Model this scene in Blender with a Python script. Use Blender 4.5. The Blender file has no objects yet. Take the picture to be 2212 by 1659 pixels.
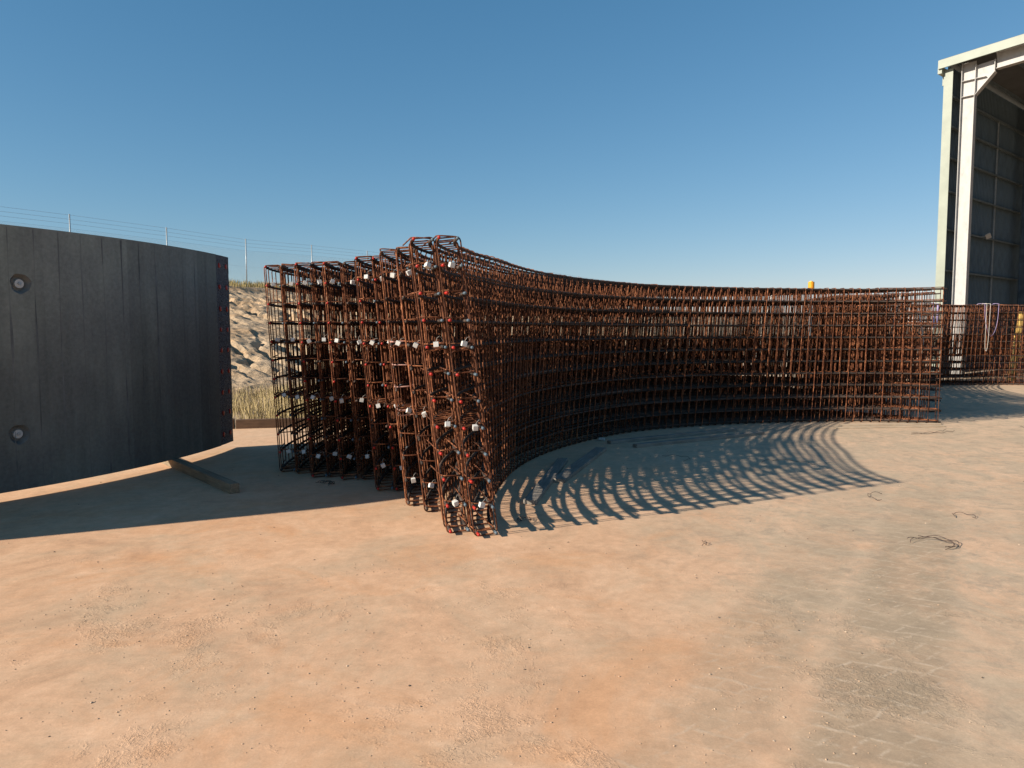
import bpy, bmesh, math, random
import numpy as np
from mathutils import Vector, Matrix, noise as mnoise
R_ = math.radians
sc = bpy.context.scene
COL = sc.collection
random.seed(7); rng = np.random.default_rng(11)

# ------------------------------------------------------------------ camera
cam_d = bpy.data.cameras.new('camera'); cam = bpy.data.objects.new('camera', cam_d); COL.objects.link(cam)
cam_d.sensor_width = 36; cam_d.lens = 1600/2212*36
cam_d.clip_start = .05; cam_d.clip_end = 6000
cam.location = (0, 0, 1.65); cam.rotation_euler = (R_(90)-math.atan(117.5/1600), 0, 0)
sc.camera = cam
# ------------------------------------------------------------------ sky and sun
SUN_EL, SUN_AZ = 24.9, 24.5          # light travels towards +x, turned SUN_AZ degrees to +y
sx, sy = -math.cos(R_(SUN_AZ)), -math.sin(R_(SUN_AZ))
w = bpy.data.worlds.new('World'); sc.world = w; w.use_nodes = True
nt = w.node_tree; bg = nt.nodes['Background']
sk = nt.nodes.new('ShaderNodeTexSky'); sk.sky_type = 'NISHITA'; sk.sun_disc = False
sk.sun_elevation = R_(SUN_EL); sk.sun_rotation = math.atan2(sx, sy) % (2*math.pi)
sk.air_density = 1.0; sk.dust_density = 0.1; sk.ozone_density = 3.6; sk.altitude = 200
bg.inputs[1].default_value = 0.051
# colour response of the photograph's camera to the clear sky: one power curve per channel
sp_ = nt.nodes.new('ShaderNodeSeparateColor'); cb_ = nt.nodes.new('ShaderNodeCombineColor'); nt.links.new(sk.outputs[0], sp_.inputs[0])
for ch, (pw, mu) in enumerate(((1.125, .97), (.79, 1.664), (.70, 2.113))):
    a_ = nt.nodes.new('ShaderNodeMath'); a_.operation = 'POWER'; a_.inputs[1].default_value = pw; nt.links.new(sp_.outputs[ch], a_.inputs[0])
    b_ = nt.nodes.new('ShaderNodeMath'); b_.operation = 'MULTIPLY'; b_.inputs[1].default_value = mu; nt.links.new(a_.outputs[0], b_.inputs[0]); nt.links.new(b_.outputs[0], cb_.inputs[ch])
nt.links.new(cb_.outputs[0], bg.inputs[0])
sd = bpy.data.lights.new('sun', 'SUN'); so = bpy.data.objects.new('sun', sd); COL.objects.link(so)
sd.energy = 5.0; sd.angle = R_(.5); sd.color = (1.0, .885, .745)
ldir = Vector((-sx*math.cos(R_(SUN_EL)), -sy*math.cos(R_(SUN_EL)), -math.sin(R_(SUN_EL))))
so.rotation_euler = ldir.to_track_quat('-Z', 'Y').to_euler(); so.location = (-20, -8, 15)
vs = sc.view_settings; vs.view_transform = 'Standard'; vs.look = 'None'; vs.gamma = 1; vs.use_curve_mapping = False
vs.exposure = 0.75

# ------------------------------------------------------------------ helpers
def tag(o, label=None, cat=None, group=None, kind=None):
    if label: o['label'] = label
    if cat: o['category'] = cat
    if group: o['group'] = group
    if kind: o['kind'] = kind
    return o
def empty(name, loc=(0,0,0), rz=0):
    o = bpy.data.objects.new(name, None); COL.objects.link(o); o.location = loc; o.rotation_euler = (0,0,rz)
    o.empty_display_size = .2
    return o
def link(name, me, parent=None, mat=None):
    o = bpy.data.objects.new(name, me); COL.objects.link(o)
    if parent: o.parent = parent
    if mat is not None: o.matrix_basis = mat
    return o
class MB:
    def __init__(s): s.v = []; s.f = []
    def add(s, v, f):
        n = len(s.v); s.v += [tuple(p) for p in v]; s.f += [tuple(i+n for i in q) for q in f]; return s
    def box(s, x0,x1,y0,y1,z0,z1, M=None):
        v = [Vector(p) for p in ((x0,y0,z0),(x1,y0,z0),(x1,y1,z0),(x0,y1,z0),(x0,y0,z1),(x1,y0,z1),(x1,y1,z1),(x0,y1,z1))]
        if M is not None: v = [M @ p for p in v]
        return s.add(v, ((0,3,2,1),(4,5,6,7),(0,1,5,4),(1,2,6,5),(2,3,7,6),(3,0,4,7)))
    def tube(s, pts, r, n=6, closed=False, cap=True):
        pts = [Vector(p) for p in pts]; N = len(pts)
        tans = []
        for i in range(N):
            a = pts[(i-1) % N] if (closed or i > 0) else pts[i]
            b = pts[(i+1) % N] if (closed or i < N-1) else pts[i]
            tans.append((b-a).normalized())
        up = Vector((0,0,1)) if abs(tans[0].z) < .9 else Vector((1,0,0))
        nx = tans[0].cross(up).normalized(); vs_ = []
        for i in range(N):
            t = tans[i]; nx = (nx - t*nx.dot(t)).normalized(); ny = t.cross(nx)
            for k in range(n):
                a = 2*math.pi*k/n; vs_.append(pts[i] + nx*(math.cos(a)*r) + ny*(math.sin(a)*r))
        fs = []
        for i in range(N if closed else N-1):
            j = (i+1) % N
            for k in range(n):
                l = (k+1) % n; fs.append((i*n+k, i*n+l, j*n+l, j*n+k))
        if cap and not closed:
            fs.append(tuple(range(n))[::-1]); fs.append(tuple((N-1)*n+k for k in range(n)))
        return s.add(vs_, fs)
    def mesh(s, name, mat, smooth=False):
        me = bpy.data.meshes.new(name); me.from_pydata(s.v, [], s.f); me.materials.append(mat)
        if smooth: me.polygons.foreach_set('use_smooth', [True]*len(me.polygons))
        me.update(); return me
    def obj(s, name, mat, parent=None, smooth=False): return link(name, s.mesh(name, mat, smooth), parent)
def bevel_box(name, mat, x0,x1,y0,y1,z0,z1, b=.005, M=None, seg=2):
    me = MB().box(x0,x1,y0,y1,z0,z1,M).mesh(name, mat)
    bm = bmesh.new(); bm.from_mesh(me)
    bmesh.ops.bevel(bm, geom=bm.edges[:], offset=b, segments=seg, affect='EDGES', profile=.6)
    bmesh.ops.recalc_face_normals(bm, faces=bm.faces[:]); bm.to_mesh(me); bm.free(); return me

# ------------------------------------------------------------------ materials
class NT:
    def __init__(s, name, rough=.8, metal=0):
        s.m = bpy.data.materials.new(name); s.m.use_nodes = True; s.t = s.m.node_tree
        s.b = s.t.nodes['Principled BSDF']; s.b.inputs['Roughness'].default_value = rough; s.b.inputs['Metallic'].default_value = metal
        s.b.inputs['Specular IOR Level'].default_value = .3
        s.co = s.n('ShaderNodeTexCoord').outputs['Object']
    def n(s, t, **k):
        x = s.t.nodes.new(t)
        for a, b in k.items(): setattr(x, a, b)
        return x
    def l(s, a, b): s.t.links.new(a, b)
    def map(s, scale=(1,1,1), rot=(0,0,0), loc=(0,0,0), src=None):
        x = s.n('ShaderNodeMapping'); x.inputs['Scale'].default_value = scale; x.inputs['Rotation'].default_value = rot; x.inputs['Location'].default_value = loc
        s.l(src or s.co, x.inputs[0]); return x.outputs[0]
    def noise(s, scale, detail=4, rough=.6, src=None, dist=0):
        x = s.n('ShaderNodeTexNoise'); x.inputs['Scale'].default_value = scale; x.inputs['Detail'].default_value = detail
        x.inputs['Roughness'].default_value = rough; x.inputs['Distortion'].default_value = dist
        s.l(src or s.co, x.inputs['Vector']); return x.outputs['Fac']
    def ramp(s, f, stops):
        x = s.n('ShaderNodeValToRGB'); e = x.color_ramp.elements
        while len(e) < len(stops): e.new(.5)
        for i, (p, c) in enumerate(stops):
            e[i].position = p; e[i].color = (*c, 1) if isinstance(c, tuple) else (c, c, c, 1)
        s.l(f, x.inputs[0]); return x.outputs[0]
    def mix(s, f, a, b, mode='MIX'):
        x = s.n('ShaderNodeMix', data_type='RGBA', blend_type=mode)
        for v, i in ((f, 0), (a, 6), (b, 7)):
            if isinstance(v, (int, float)): x.inputs[i].default_value = v
            elif isinstance(v, tuple): x.inputs[i].default_value = (*v, 1)
            else: s.l(v, x.inputs[i])
        return x.outputs[2]
    def math(s, op, a, b=0, clamp=False):
        x = s.n('ShaderNodeMath', operation=op, use_clamp=clamp)
        for v, i in ((a, 0), (b, 1)):
            if isinstance(v, (int, float)): x.inputs[i].default_value = v
            else: s.l(v, x.inputs[i])
        return x.outputs[0]
    def bump(s, h, strength=.3, dist=.01, normal=None):
        x = s.n('ShaderNodeBump'); x.inputs['Strength'].default_value = strength; x.inputs['Distance'].default_value = dist
        s.l(h, x.inputs['Height'])
        if normal: s.l(normal, x.inputs['Normal'])
        return x.outputs[0]
    def out(s, col=None, normal=None, rough=None):
        if isinstance(col, tuple): s.b.inputs['Base Color'].default_value = (*col, 1)
        elif col is not None: s.l(col, s.b.inputs['Base Color'])
        if normal: s.l(normal, s.b.inputs['Normal'])
        if rough: s.l(rough, s.b.inputs['Roughness'])
        return s.m

def plain(name, c, rough=.7, metal=0, var=.25, scale=9):
    k = NT(name, rough, metal); n = k.noise(scale, 5)
    lo = tuple(x*(1-var) for x in c); hi = tuple(min(1, x*(1+var)) for x in c)
    return k.out(k.ramp(n, [(.3, lo), (.7, hi)]), k.bump(k.noise(scale*6, 4), .15, .004))

def rust(name, a, b, c, scale=14):
    k = NT(name, .8); k.b.inputs['Specular IOR Level'].default_value = .2
    oi = k.n('ShaderNodeObjectInfo')
    vm = k.n('ShaderNodeVectorMath', operation='ADD'); k.l(k.co, vm.inputs[0])
    sv = k.n('ShaderNodeVectorMath', operation='SCALE'); sv.inputs[0].default_value = (37, 51, 23); k.l(oi.outputs['Random'], sv.inputs['Scale'])
    k.l(sv.outputs[0], vm.inputs[1])
    n = k.noise(scale, 5, .7, vm.outputs[0])
    col = k.ramp(n, [(.30, a), (.5, b), (.72, c)])
    hs = k.n('ShaderNodeHueSaturation'); k.l(col, hs.inputs['Color'])
    v = k.n('ShaderNodeMapRange'); v.inputs['To Min'].default_value = .5; v.inputs['To Max'].default_value = 1.4
    k.l(oi.outputs['Random'], v.inputs[0]); k.l(v.outputs[0], hs.inputs['Value'])
    return k.out(hs.outputs[0], k.bump(k.noise(160, 3), .5, .003))
M = {}
M['rust'] = rust('rusty_link_steel', (.030,.011,.006), (.118,.040,.018), (.42,.175,.080))
M['rust_dark'] = rust('weathered_bar_steel', (.028,.023,.020), (.060,.047,.040), (.12,.070,.048))
M['rust_pink'] = rust('dusty_pink_bar_steel', (.34,.17,.13), (.45,.25,.2), (.52,.33,.27))
M['red'] = plain('red_plastic', (.42,.024,.014), .45, var=.2, scale=40)
M['bluegrey'] = plain('blue_grey_plastic', (.09,.13,.16), .5, var=.25, scale=40)
M['block'] = plain('cast_spacer_concrete', (.55,.55,.52), .85, var=.12, scale=30)
M['wire'] = plain('dark_tie_wire', (.07,.045,.035), .7)
M['pale_steel'] = plain('pale_steel', (.4,.37,.33), .6, var=.3, scale=30)  # on the braces this pale tone stands in for sunlit rebar; tie wires share it
M['galv'] = plain('galvanised_steel', (.38,.41,.42), .45, .35, var=.2)
M['wood_old'] = None

# timber
def wood(name, a, b, sc_=(1,14,14)):
    k = NT(name, .85); n = k.noise(4, 6, .65, k.map(sc_)); g = k.noise(2, 3)
    return k.out(k.mix(k.ramp(g, [(.35, 0.), (.7, .5)]), k.ramp(n, [(.3, a), (.7, b)]), tuple(x*.6 for x in a)), k.bump(n, .6, .006))
M['timber'] = wood('weathered_timber', (.17,.13,.085), (.38,.29,.19))
M['timber_grey'] = wood('grey_plank_timber', (.19,.165,.135), (.36,.32,.27))
M['timber_pale'] = wood('pale_dusty_timber', (.42,.33,.23), (.6,.48,.35))
M['timber_dark'] = wood('dark_edge_timber', (.075,.045,.028), (.17,.10,.06))

# concrete panel
k = NT('formed_concrete', .85)
big = k.noise(.9, 5, .6, k.map((1,1,.8)))
streak = k.noise(3.0, 6, .65, k.map((1.6,1.6,.25)))
fine = k.noise(28, 6, .7)
col = k.ramp(streak, [(.3, (.155,.165,.135)), (.52, (.25,.262,.222)), (.75, (.36,.37,.315))])
col = k.mix(k.ramp(big, [(.42, .75), (.58, 0.)]), col, (.15,.15,.14))
col = k.mix(.35, col, k.ramp(fine, [(.3, (.16,.16,.15)), (.7, (.38,.38,.36))]))
sp_ = k.n('ShaderNodeSeparateXYZ'); k.l(k.co, sp_.inputs[0])
bd = k.math('FLOOR', k.math('DIVIDE', k.math('ADD', k.math('ARCTAN2', sp_.outputs[1], sp_.outputs[0]), R_(3.8+2.25*40)), R_(2.25)))
wn = k.n('ShaderNodeTexWhiteNoise', noise_dimensions='1D'); k.l(bd, wn.inputs['W'])
col = k.mix(.8, col, k.mix(1., col, k.ramp(wn.outputs['Value'], [(0., .80), (1., 1.16)]), 'MULTIPLY'))
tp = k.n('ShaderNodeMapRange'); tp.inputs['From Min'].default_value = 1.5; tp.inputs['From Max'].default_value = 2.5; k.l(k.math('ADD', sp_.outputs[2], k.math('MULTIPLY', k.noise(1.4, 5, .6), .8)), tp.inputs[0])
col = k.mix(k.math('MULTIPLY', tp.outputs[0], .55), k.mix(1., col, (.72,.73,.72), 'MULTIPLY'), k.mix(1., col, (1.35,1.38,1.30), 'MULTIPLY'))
M['concrete'] = k.out(col, k.bump(fine, .35, .006))
k = NT('dark_seam_concrete', .8); M['seam'] = k.out(k.ramp(k.noise(5, 5, .7, k.map((1,1,.5))), [(.3, (.085,.09,.085)), (.7, (.22,.225,.21))]), k.bump(k.noise(30), .3, .005))
k = NT('exposed_aggregate', .9); v = k.n('ShaderNodeTexVoronoi'); v.inputs['Scale'].default_value = 85; k.l(k.co, v.inputs['Vector'])
M['aggregate'] = k.out(k.mix(k.ramp(k.noise(60, 3), [(.45, 0.), (.6, .8)]), k.ramp(v.outputs['Distance'], [(.1, (.17,.17,.18)), (.6, (.04,.04,.045))]), (.26,.26,.27)), k.bump(v.outputs['Distance'], 1., .012))

# yard slab
k = NT('dusty_yard_concrete', .95); k.b.inputs['Specular IOR Level'].default_value = .1
xy = k.n('ShaderNodeSeparateXYZ'); k.l(k.co, xy.inputs[0]); X, Y = xy.outputs[0], xy.outputs[1]
n1 = k.noise(.75, 9, .72, dist=.4)
n2 = k.noise(1.7, 10, .74, k.map((1.,.8,1), (0,0,R_(-12)), (5,3,0)), .6)
n3 = k.noise(.9, 8, .68, k.map((1,1,1), (0,0,0), (-7,11,0)), .8)
col = k.ramp(n2, [(.30, (.47,.29,.18)), (.48, (.61,.377,.230)), (.70, (.70,.46,.295))])
col = k.mix(k.ramp(n1, [(.47, 0.), (.66, .75)]), col, (.46,.35,.235))            # bare greyer concrete
col = k.mix(k.ramp(n3, [(.52, 0.), (.66, .6)]), col, (.60,.32,.165))              # orange dust
# distance: paler slab away from the viewer
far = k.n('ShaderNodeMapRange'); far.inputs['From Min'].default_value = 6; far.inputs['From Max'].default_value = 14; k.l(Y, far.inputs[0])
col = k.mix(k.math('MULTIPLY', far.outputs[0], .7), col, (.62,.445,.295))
rgt = k.n('ShaderNodeMapRange', interpolation_type='SMOOTHSTEP'); rgt.inputs['From Min'].default_value = .2; rgt.inputs['From Max'].default_value = 2.6; k.l(X, rgt.inputs[0])
st = k.noise(1.5, 10, .78, k.map((1.1,.8,1), (0,0,R_(-20)), (3,1,0)), .5)
col = k.mix(k.math('MULTIPLY', k.ramp(st, [(.44, 0.), (.56, .9)]), rgt.outputs[0]), col, (.44,.335,.225))
st2 = k.noise(3.6, 10, .82, k.map((1,1.1,1), (0,0,R_(-25)), (9,4,0)), .4)
col = k.mix(k.math('MULTIPLY', k.ramp(st2, [(.50, 0.), (.62, .75)]), rgt.outputs[0]), col, (.29,.225,.16))
col = k.mix(k.math('MULTIPLY', rgt.outputs[0], .30), col, (.56,.45,.335))
# tyre tread prints
wv = k.n('ShaderNodeVectorMath', operation='ADD'); nn = k.n('ShaderNodeTexNoise'); nn.inputs['Scale'].default_value = 5; nn.inputs['Detail'].default_value = 3; k.l(k.co, nn.inputs['Vector'])
sc2 = k.n('ShaderNodeVectorMath', operation='SCALE'); sc2.inputs['Scale'].default_value = .11; k.l(nn.outputs['Color'], sc2.inputs[0])
TA = R_(59)
dd = k.math('SUBTRACT', k.math('MULTIPLY', k.math('SUBTRACT', X, 1.35), math.sin(TA)), k.math('MULTIPLY', k.math('SUBTRACT', Y, 2.68), math.cos(TA)))
uu = k.math('ADD', k.math('MULTIPLY', k.math('SUBTRACT', X, 1.35), math.cos(TA)), k.math('MULTIPLY', k.math('SUBTRACT', Y, 2.68), math.sin(TA)))
cb = k.n('ShaderNodeCombineXYZ'); k.l(dd, cb.inputs[0]); k.l(k.math('SUBTRACT', uu, k.math('MULTIPLY', dd, .45)), cb.inputs[1])
k.l(cb.outputs[0], wv.inputs[0]); k.l(sc2.outputs[0], wv.inputs[1]); 
ws_ = k.n('ShaderNodeSeparateXYZ'); k.l(wv.outputs[0], ws_.inputs[0])
def lug(per, slope, off):
    q = k.math('ADD', k.math('MULTIPLY', ws_.outputs[1], 1/per), k.math('MULTIPLY', ws_.outputs[0], slope))
    q = k.math('ABSOLUTE', k.math('SUBTRACT', k.math('FRACT', k.math('ADD', q, off)), .5))
    return k.ramp(q, [(.03, 1.), (.13, 0.)])
br1 = k.ramp(k.noise(5.5, 6, .75), [(.44, 0.), (.56, 1.)]); br2 = k.ramp(k.noise(6.5, 6, .75, k.map((1,1,1), (0,0,0), (9,3,0))), [(.46, 0.), (.58, 1.)])
TREAD = k.math('MAXIMUM', k.math('MULTIPLY', lug(.125, 3.2, .1), br1), k.math('MULTIPLY', lug(.21, -7.5, .4), br2))
def band(c, wd):
    d = k.math('ABSOLUTE', k.math('SUBTRACT', dd, c)); m = k.n('ShaderNodeMapRange', interpolation_type='SMOOTHSTEP')
    m.inputs['From Min'].default_value = wd; m.inputs['From Max'].default_value = wd*.5; k.l(d, m.inputs[0]); return m.outputs[0]
tr = k.math('MAXIMUM', band(0., .34), k.math('MAXIMUM', k.math('MULTIPLY', band(-.62, .30), .6), k.math('MULTIPLY', band(1.0, .35), .6)))
tf = k.n('ShaderNodeMapRange'); tf.inputs['From Min'].default_value = 8.5; tf.inputs['From Max'].default_value = 5.2; k.l(Y, tf.inputs[0])
tr = k.math('MULTIPLY', tr, tf.outputs[0])
trn = k.math('MULTIPLY', tr, k.ramp(k.noise(2.2, 7, .75), [(.33, 0.), (.50, 1.)]))
col = k.mix(k.math('MULTIPLY', trn, .6), col, (.32,.245,.165))
col = k.mix(k.math('MULTIPLY', k.math('MULTIPLY', k.math('MULTIPLY', trn, TREAD), k.ramp(k.noise(4.5, 7, .8), [(.34, 0.), (.52, 1.)])), .8), col, (.55,.43,.31))
# swept arcs of dust beside the cages
wvx = k.n('ShaderNodeTexWave', wave_type='RINGS', rings_direction='Z'); wvx.inputs['Scale'].default_value = 7; wvx.inputs['Distortion'].default_value = 5; wvx.inputs['Detail'].default_value = 4
k.l(k.map((1,1,0), (0,0,0), (3.2,-9.5,0)), wvx.inputs['Vector'])
lf = k.n('ShaderNodeMapRange'); lf.inputs['From Min'].default_value = 1.; lf.inputs['From Max'].default_value = -2.; k.l(X, lf.inputs[0])
col = k.mix(k.math('MULTIPLY', k.math('MULTIPLY', wvx.outputs['Fac'], lf.outputs[0]), .05), col, (.36,.24,.15))
# grain
gm = k.noise(9, 8, .8, k.map((1,1,1), (0,0,0), (4,4,0))); col = k.mix(.55, col, k.mix(1., col, k.ramp(gm, [(.32, .74), (.68, 1.22)]), 'MULTIPLY'))
gr = k.noise(90, 5, .75); col = k.mix(.28, col, k.mix(1., col, k.ramp(gr, [(.25, .55), (.75, 1.4)]), 'MULTIPLY'))
# crusts of dried mud
cm = k.ramp(k.noise(1.3, 7, .75, k.map((1,1,1), (0,0,0), (2,8,0)), .5), [(.53, 0.), (.62, 1.)])
near = k.n('ShaderNodeMapRange'); near.inputs['From Min'].default_value = 6; near.inputs['From Max'].default_value = 4.2; k.l(Y, near.inputs[0])
cm = k.math('MULTIPLY', cm, near.outputs[0])
cr = k.noise(34, 6, .7, dist=1.2)
hgt = k.math('ADD', k.math('MULTIPLY', k.math('MULTIPLY', k.ramp(cr, [(.42, 0.), (.60, 1.)]), cm), .30), k.math('MULTIPLY', gr, .10))
hgt = k.math('ADD', hgt, k.math('MULTIPLY', k.math('MULTIPLY', trn, TREAD), .07))
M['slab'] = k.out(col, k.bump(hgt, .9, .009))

# earth
k = NT('bare_earth', .95)
a = k.noise(.5, 6, .6); b = k.noise(9, 7, .75)
strat = k.noise(1.2, 4, .6, k.map((.25,.25,4)))
col = k.ramp(a, [(.35, (.35,.25,.155)), (.65, (.48,.36,.235))])
col = k.mix(k.ramp(strat, [(.5, 0.), (.7, .55)]), col, (.46,.28,.14))
col = k.mix(.5, col, k.mix(1., col, k.ramp(b, [(.3, .55), (.7, 1.3)]), 'MULTIPLY'))
M['earth'] = k.out(col, k.bump(b, .9, .05))
k = NT('dry_grass', .9); oi = k.n('ShaderNodeVertexColor') if False else None
n = k.noise(3, 5, .7); M['grass'] = k.out(k.ramp(n, [(.3, (.23,.19,.08)), (.5, (.40,.31,.15)), (.7, (.52,.42,.24))]))
k = NT('greenish_grass', .9); n = k.noise(2, 5, .7); M['grass2'] = k.out(k.ramp(n, [(.3, (.17,.15,.055)), (.55, (.36,.28,.12)), (.75, (.5,.4,.22))]))
# shed
k = NT('white_primed_steel', .6); n = k.noise(6, 6, .7, k.map((1,1,.5))); M['white'] = k.out(k.ramp(n, [(.25, (.30,.295,.28)), (.45, (.39,.385,.37)), (.7, (.45,.445,.43))]), k.bump(n, .1, .01))
M['green'] = plain('pale_green_flashing', (.27,.30,.25), .5, .0, var=.1, scale=2)
M['girt'] = plain('grey_blue_steel', (.16,.20,.22), .5, .3, var=.25, scale=4)
M['colblue'] = plain('dark_blue_grey_paint', (.065,.095,.12), .5, 0, var=.35, scale=3)
M['sheet'] = plain('grey_cladding_sheet', (.12,.165,.195), .55, .1, var=.15, scale=2)
M['roof'] = plain('roof_sheet', (.11,.115,.12), .6, .1, var=.15, scale=2)
M['purple'] = plain('purple_webbing', (.36,.29,.47), .8, var=.2, scale=20)
M['cream'] = plain('cream_webbing', (.62,.57,.50), .8, var=.15, scale=20)
M['yellow'] = plain('yellow_paint', (.70,.47,.14), .5, var=.15, scale=5)
M['orange'] = plain('amber_plastic', (.80,.32,.02), .4, var=.1, scale=20)
M['stone'] = plain('dark_pebble', (.16,.12,.09), .85, var=.5, scale=40)
M['mud'] = plain('dry_mud', (.50,.345,.225), .95, var=.2, scale=40)
M['stone2'] = plain('pale_pebble', (.50,.38,.27), .9, var=.35, scale=40)

# ------------------------------------------------------------------ ground
g = MB(); S = 2500
g.add([(-S,-S,-.03),(S,-S,-.03),(S,S,-.03),(-S,S,-.03)], [(0,1,2,3)])
tag(g.obj('ground', M['earth']), kind='structure')
KX, KY, KA = -4.6, 12.25, R_(12)           # back edge of the slab
kd = Vector((math.cos(KA), math.sin(KA))); K0 = Vector((KX, KY))
pA = K0 - kd*30; pB = K0 + kd*16; 
poly = [(-45,-25,0),(70,-25,0),(70,60,0),(26,60,0),(10,34,0),(2,20,0),(-2.2,12.76,0),(pA.x,pA.y,0),(-45,pA.y,0)]
g = MB(); g.add(poly, [tuple(range(len(poly)))])
slab = tag(g.obj('yard_slab', M['slab']), kind='structure')

# ------------------------------------------------------------------ embankment
HA = R_(55); hu = Vector((math.cos(HA), math.sin(HA))); hs = Vector((math.sin(HA), -math.cos(HA))); H0 = Vector((-13.65, 38.4))
def prof(s):
    return np.interp(s, [-60,-8,0,2.2,2.8,8.2,9.0,10.8,11.4,15.2,16.4,17.5,19], [4.3,4.1,3.95,3.70,3.45,1.98,1.80,1.62,1.45,.38,.10,.0,-.06])
def vnoise(u, v, seed=0):
    r = np.random.default_rng(seed).random((256,256))
    iu = np.floor(u).astype(int); iv = np.floor(v).astype(int); fu = u-iu; fv = v-iv
    fu = fu*fu*(3-2*fu); fv = fv*fv*(3-2*fv)
    g_ = lambda a,b: r[a % 256, b % 256]
    return (g_(iu,iv)*(1-fu)+g_(iu+1,iv)*fu)*(1-fv)+(g_(iu,iv+1)*(1-fu)+g_(iu+1,iv+1)*fu)*fv
def fbm(u, v, seed=0, o=4):
    t = 0; a = 1; n_ = 0
    for i in range(o): t = t+a*vnoise(u*2**i+13*i, v*2**i+7*i, seed+i); n_ += a; a *= .5
    return t/n_
def hill(u, s):
    z = prof(s)
    def gully(s0, s1, seed, sp, dep):
        t = np.clip((s-s0)/(s1-s0), 0, 1)
        warp = (fbm(u*.35, s*.35, seed)-.5)*2.4 + (fbm(u*1.6, s*1.6, seed+9, 3)-.5)*.5
        q = (u+warp)/sp; fr = q-np.floor(q); idn = np.floor(q).astype(int)
        ra = np.random.default_rng(seed+5).random(512)[idn % 512]
        V = np.clip(1-np.abs(fr-.5)/(.10+.24*t*(.5+ra)), 0, 1)**.8
        env = np.clip(t*4, 0, 1)*np.clip((1-t)*5, 0, 1)
        rn = (1-np.abs(fr-.5)*2)
        return -dep*V*env*(.35+1.0*ra) + .05*env*rn*0
    z = z + gully(2.6, 9.0, 3, .95, .32) + gully(11.0, 15.8, 31, .85, .30)
    m = np.clip((s-1.5)/1.5, 0, 1)*np.clip((19-s)/2.5, 0, 1)
    z = z + m*((fbm(u*1.3, s*1.3, 60)-.5)*.20 + (fbm(u*4.5, s*4.5, 70)-.5)*.13 + (vnoise(u*8, s*8, 77)-.5)*.05) + (fbm(u*.12, s*.12, 90)-.5)*.5*np.clip((6-s)/6, 0, 1)
    # crumbly scarp at the foot of the lower bank
    z = z + .16*(fbm(u*2.6, s*2.6, 81)-.35)*np.exp(-((s-15.0)/.7)**2)
    return z
us = np.concatenate([np.arange(-60,-22,.8), np.arange(-22,24,.11), np.arange(24,220,1.4)])
ss = np.concatenate([np.arange(-60,-2,2.), np.arange(-2,19.01,.10)])
U, Sg = np.meshgrid(us, ss); Z = hill(U, Sg)
PX = H0.x + hu.x*U + hs.x*Sg; PY = H0.y + hu.y*U + hs.y*Sg
V = np.stack([PX, PY, Z], -1).reshape(-1,3); nu = len(us); nsz = len(ss)
ii = (np.arange(nsz-1)[:,None]*nu + np.arange(nu-1)[None,:]).ravel()
Fc = np.stack([ii, ii+nu, ii+nu+1, ii+1], -1)
me = bpy.data.meshes.new('embankment'); me.from_pydata(V.tolist(), [], Fc.tolist()); me.materials.append(M['earth']); me.update()
tag(link('embankment', me), kind='structure')

def grass(name, mat, pts, hmin, hmax, wd):
    n = len(pts); P = np.array(pts); a = rng.random(n)*6.28; h = hmin+(hmax-hmin)*rng.random(n)**1.3
    bend = (rng.random((n,2))-.5)*h[:,None]*.7; dx = np.cos(a)*wd; dy = np.sin(a)*wd
    v = np.zeros((n,5,3))
    v[:,0] = P + np.stack([dx,dy,0*h],-1); v[:,1] = P - np.stack([dx,dy,0*h],-1)
    mid = P + np.stack([bend[:,0]*.35, bend[:,1]*.35, h*.6],-1)
    v[:,2] = mid - np.stack([dx,dy,0*h],-1)*.8; v[:,3] = mid + np.stack([dx,dy,0*h],-1)*.8
    v[:,4] = P + np.stack([bend[:,0], bend[:,1], h],-1)
    idx = np.arange(n)*5
    q = np.stack([idx,idx+1,idx+2,idx+3],-1).tolist(); t = np.stack([idx+3,idx+2,idx+4],-1).tolist()
    me = bpy.data.meshes.new(name); me.from_pydata(v.reshape(-1,3).tolist(), [], q+t); me.materials.append(mat); me.update()
    return link(name, me)
pts = []
while len(pts) < 17000:
    x = random.uniform(-13, 5); y = random.uniform(10.5, 22)
    rel = Vector((x,y))-K0; d = rel.dot(Vector((-kd.y, kd.x)))
    s = (Vector((x,y))-H0).dot(hs); u = (Vector((x,y))-H0).dot(hu)
    if d < .18 or s < 16.9: continue
    if rel.dot(kd) > 2.6 and (y-12.76)*.58 - (x+2.2)*.85 < .3: continue
    if math.hypot(x-3.3, y-9.77) < 6.35: continue
    if mnoise.noise(Vector((x*.9,y*.9,0)))+random.uniform(-.5,.5) < -.22: continue
    pts.append((x,y,-.05))
tag(grass('dry_grass', M['grass'], pts, .10, .40, .006), 'tall dry straw-coloured grass between the slab edge and the earth bank', 'grass', kind='stuff')
pts = []
UU = rng.uniform(-12, 30, 30000); SS = rng.uniform(-3, 2.4, 30000)
keep = (fbm(UU*.8, SS*.8, 200)+rng.uniform(-.22,.22,30000)) > (.40+.10*np.clip(SS,0,3))
UU, SS = UU[keep], SS[keep]; ZZ = hill(UU, SS)
tag(grass('ridge_grass', M['grass2'], np.stack([H0.x+hu.x*UU+hs.x*SS, H0.y+hu.y*UU+hs.y*SS, ZZ-.02],-1), .10, .42, .012), 'thin green and straw grass along the top of the earth bank', 'grass', kind='stuff')
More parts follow.
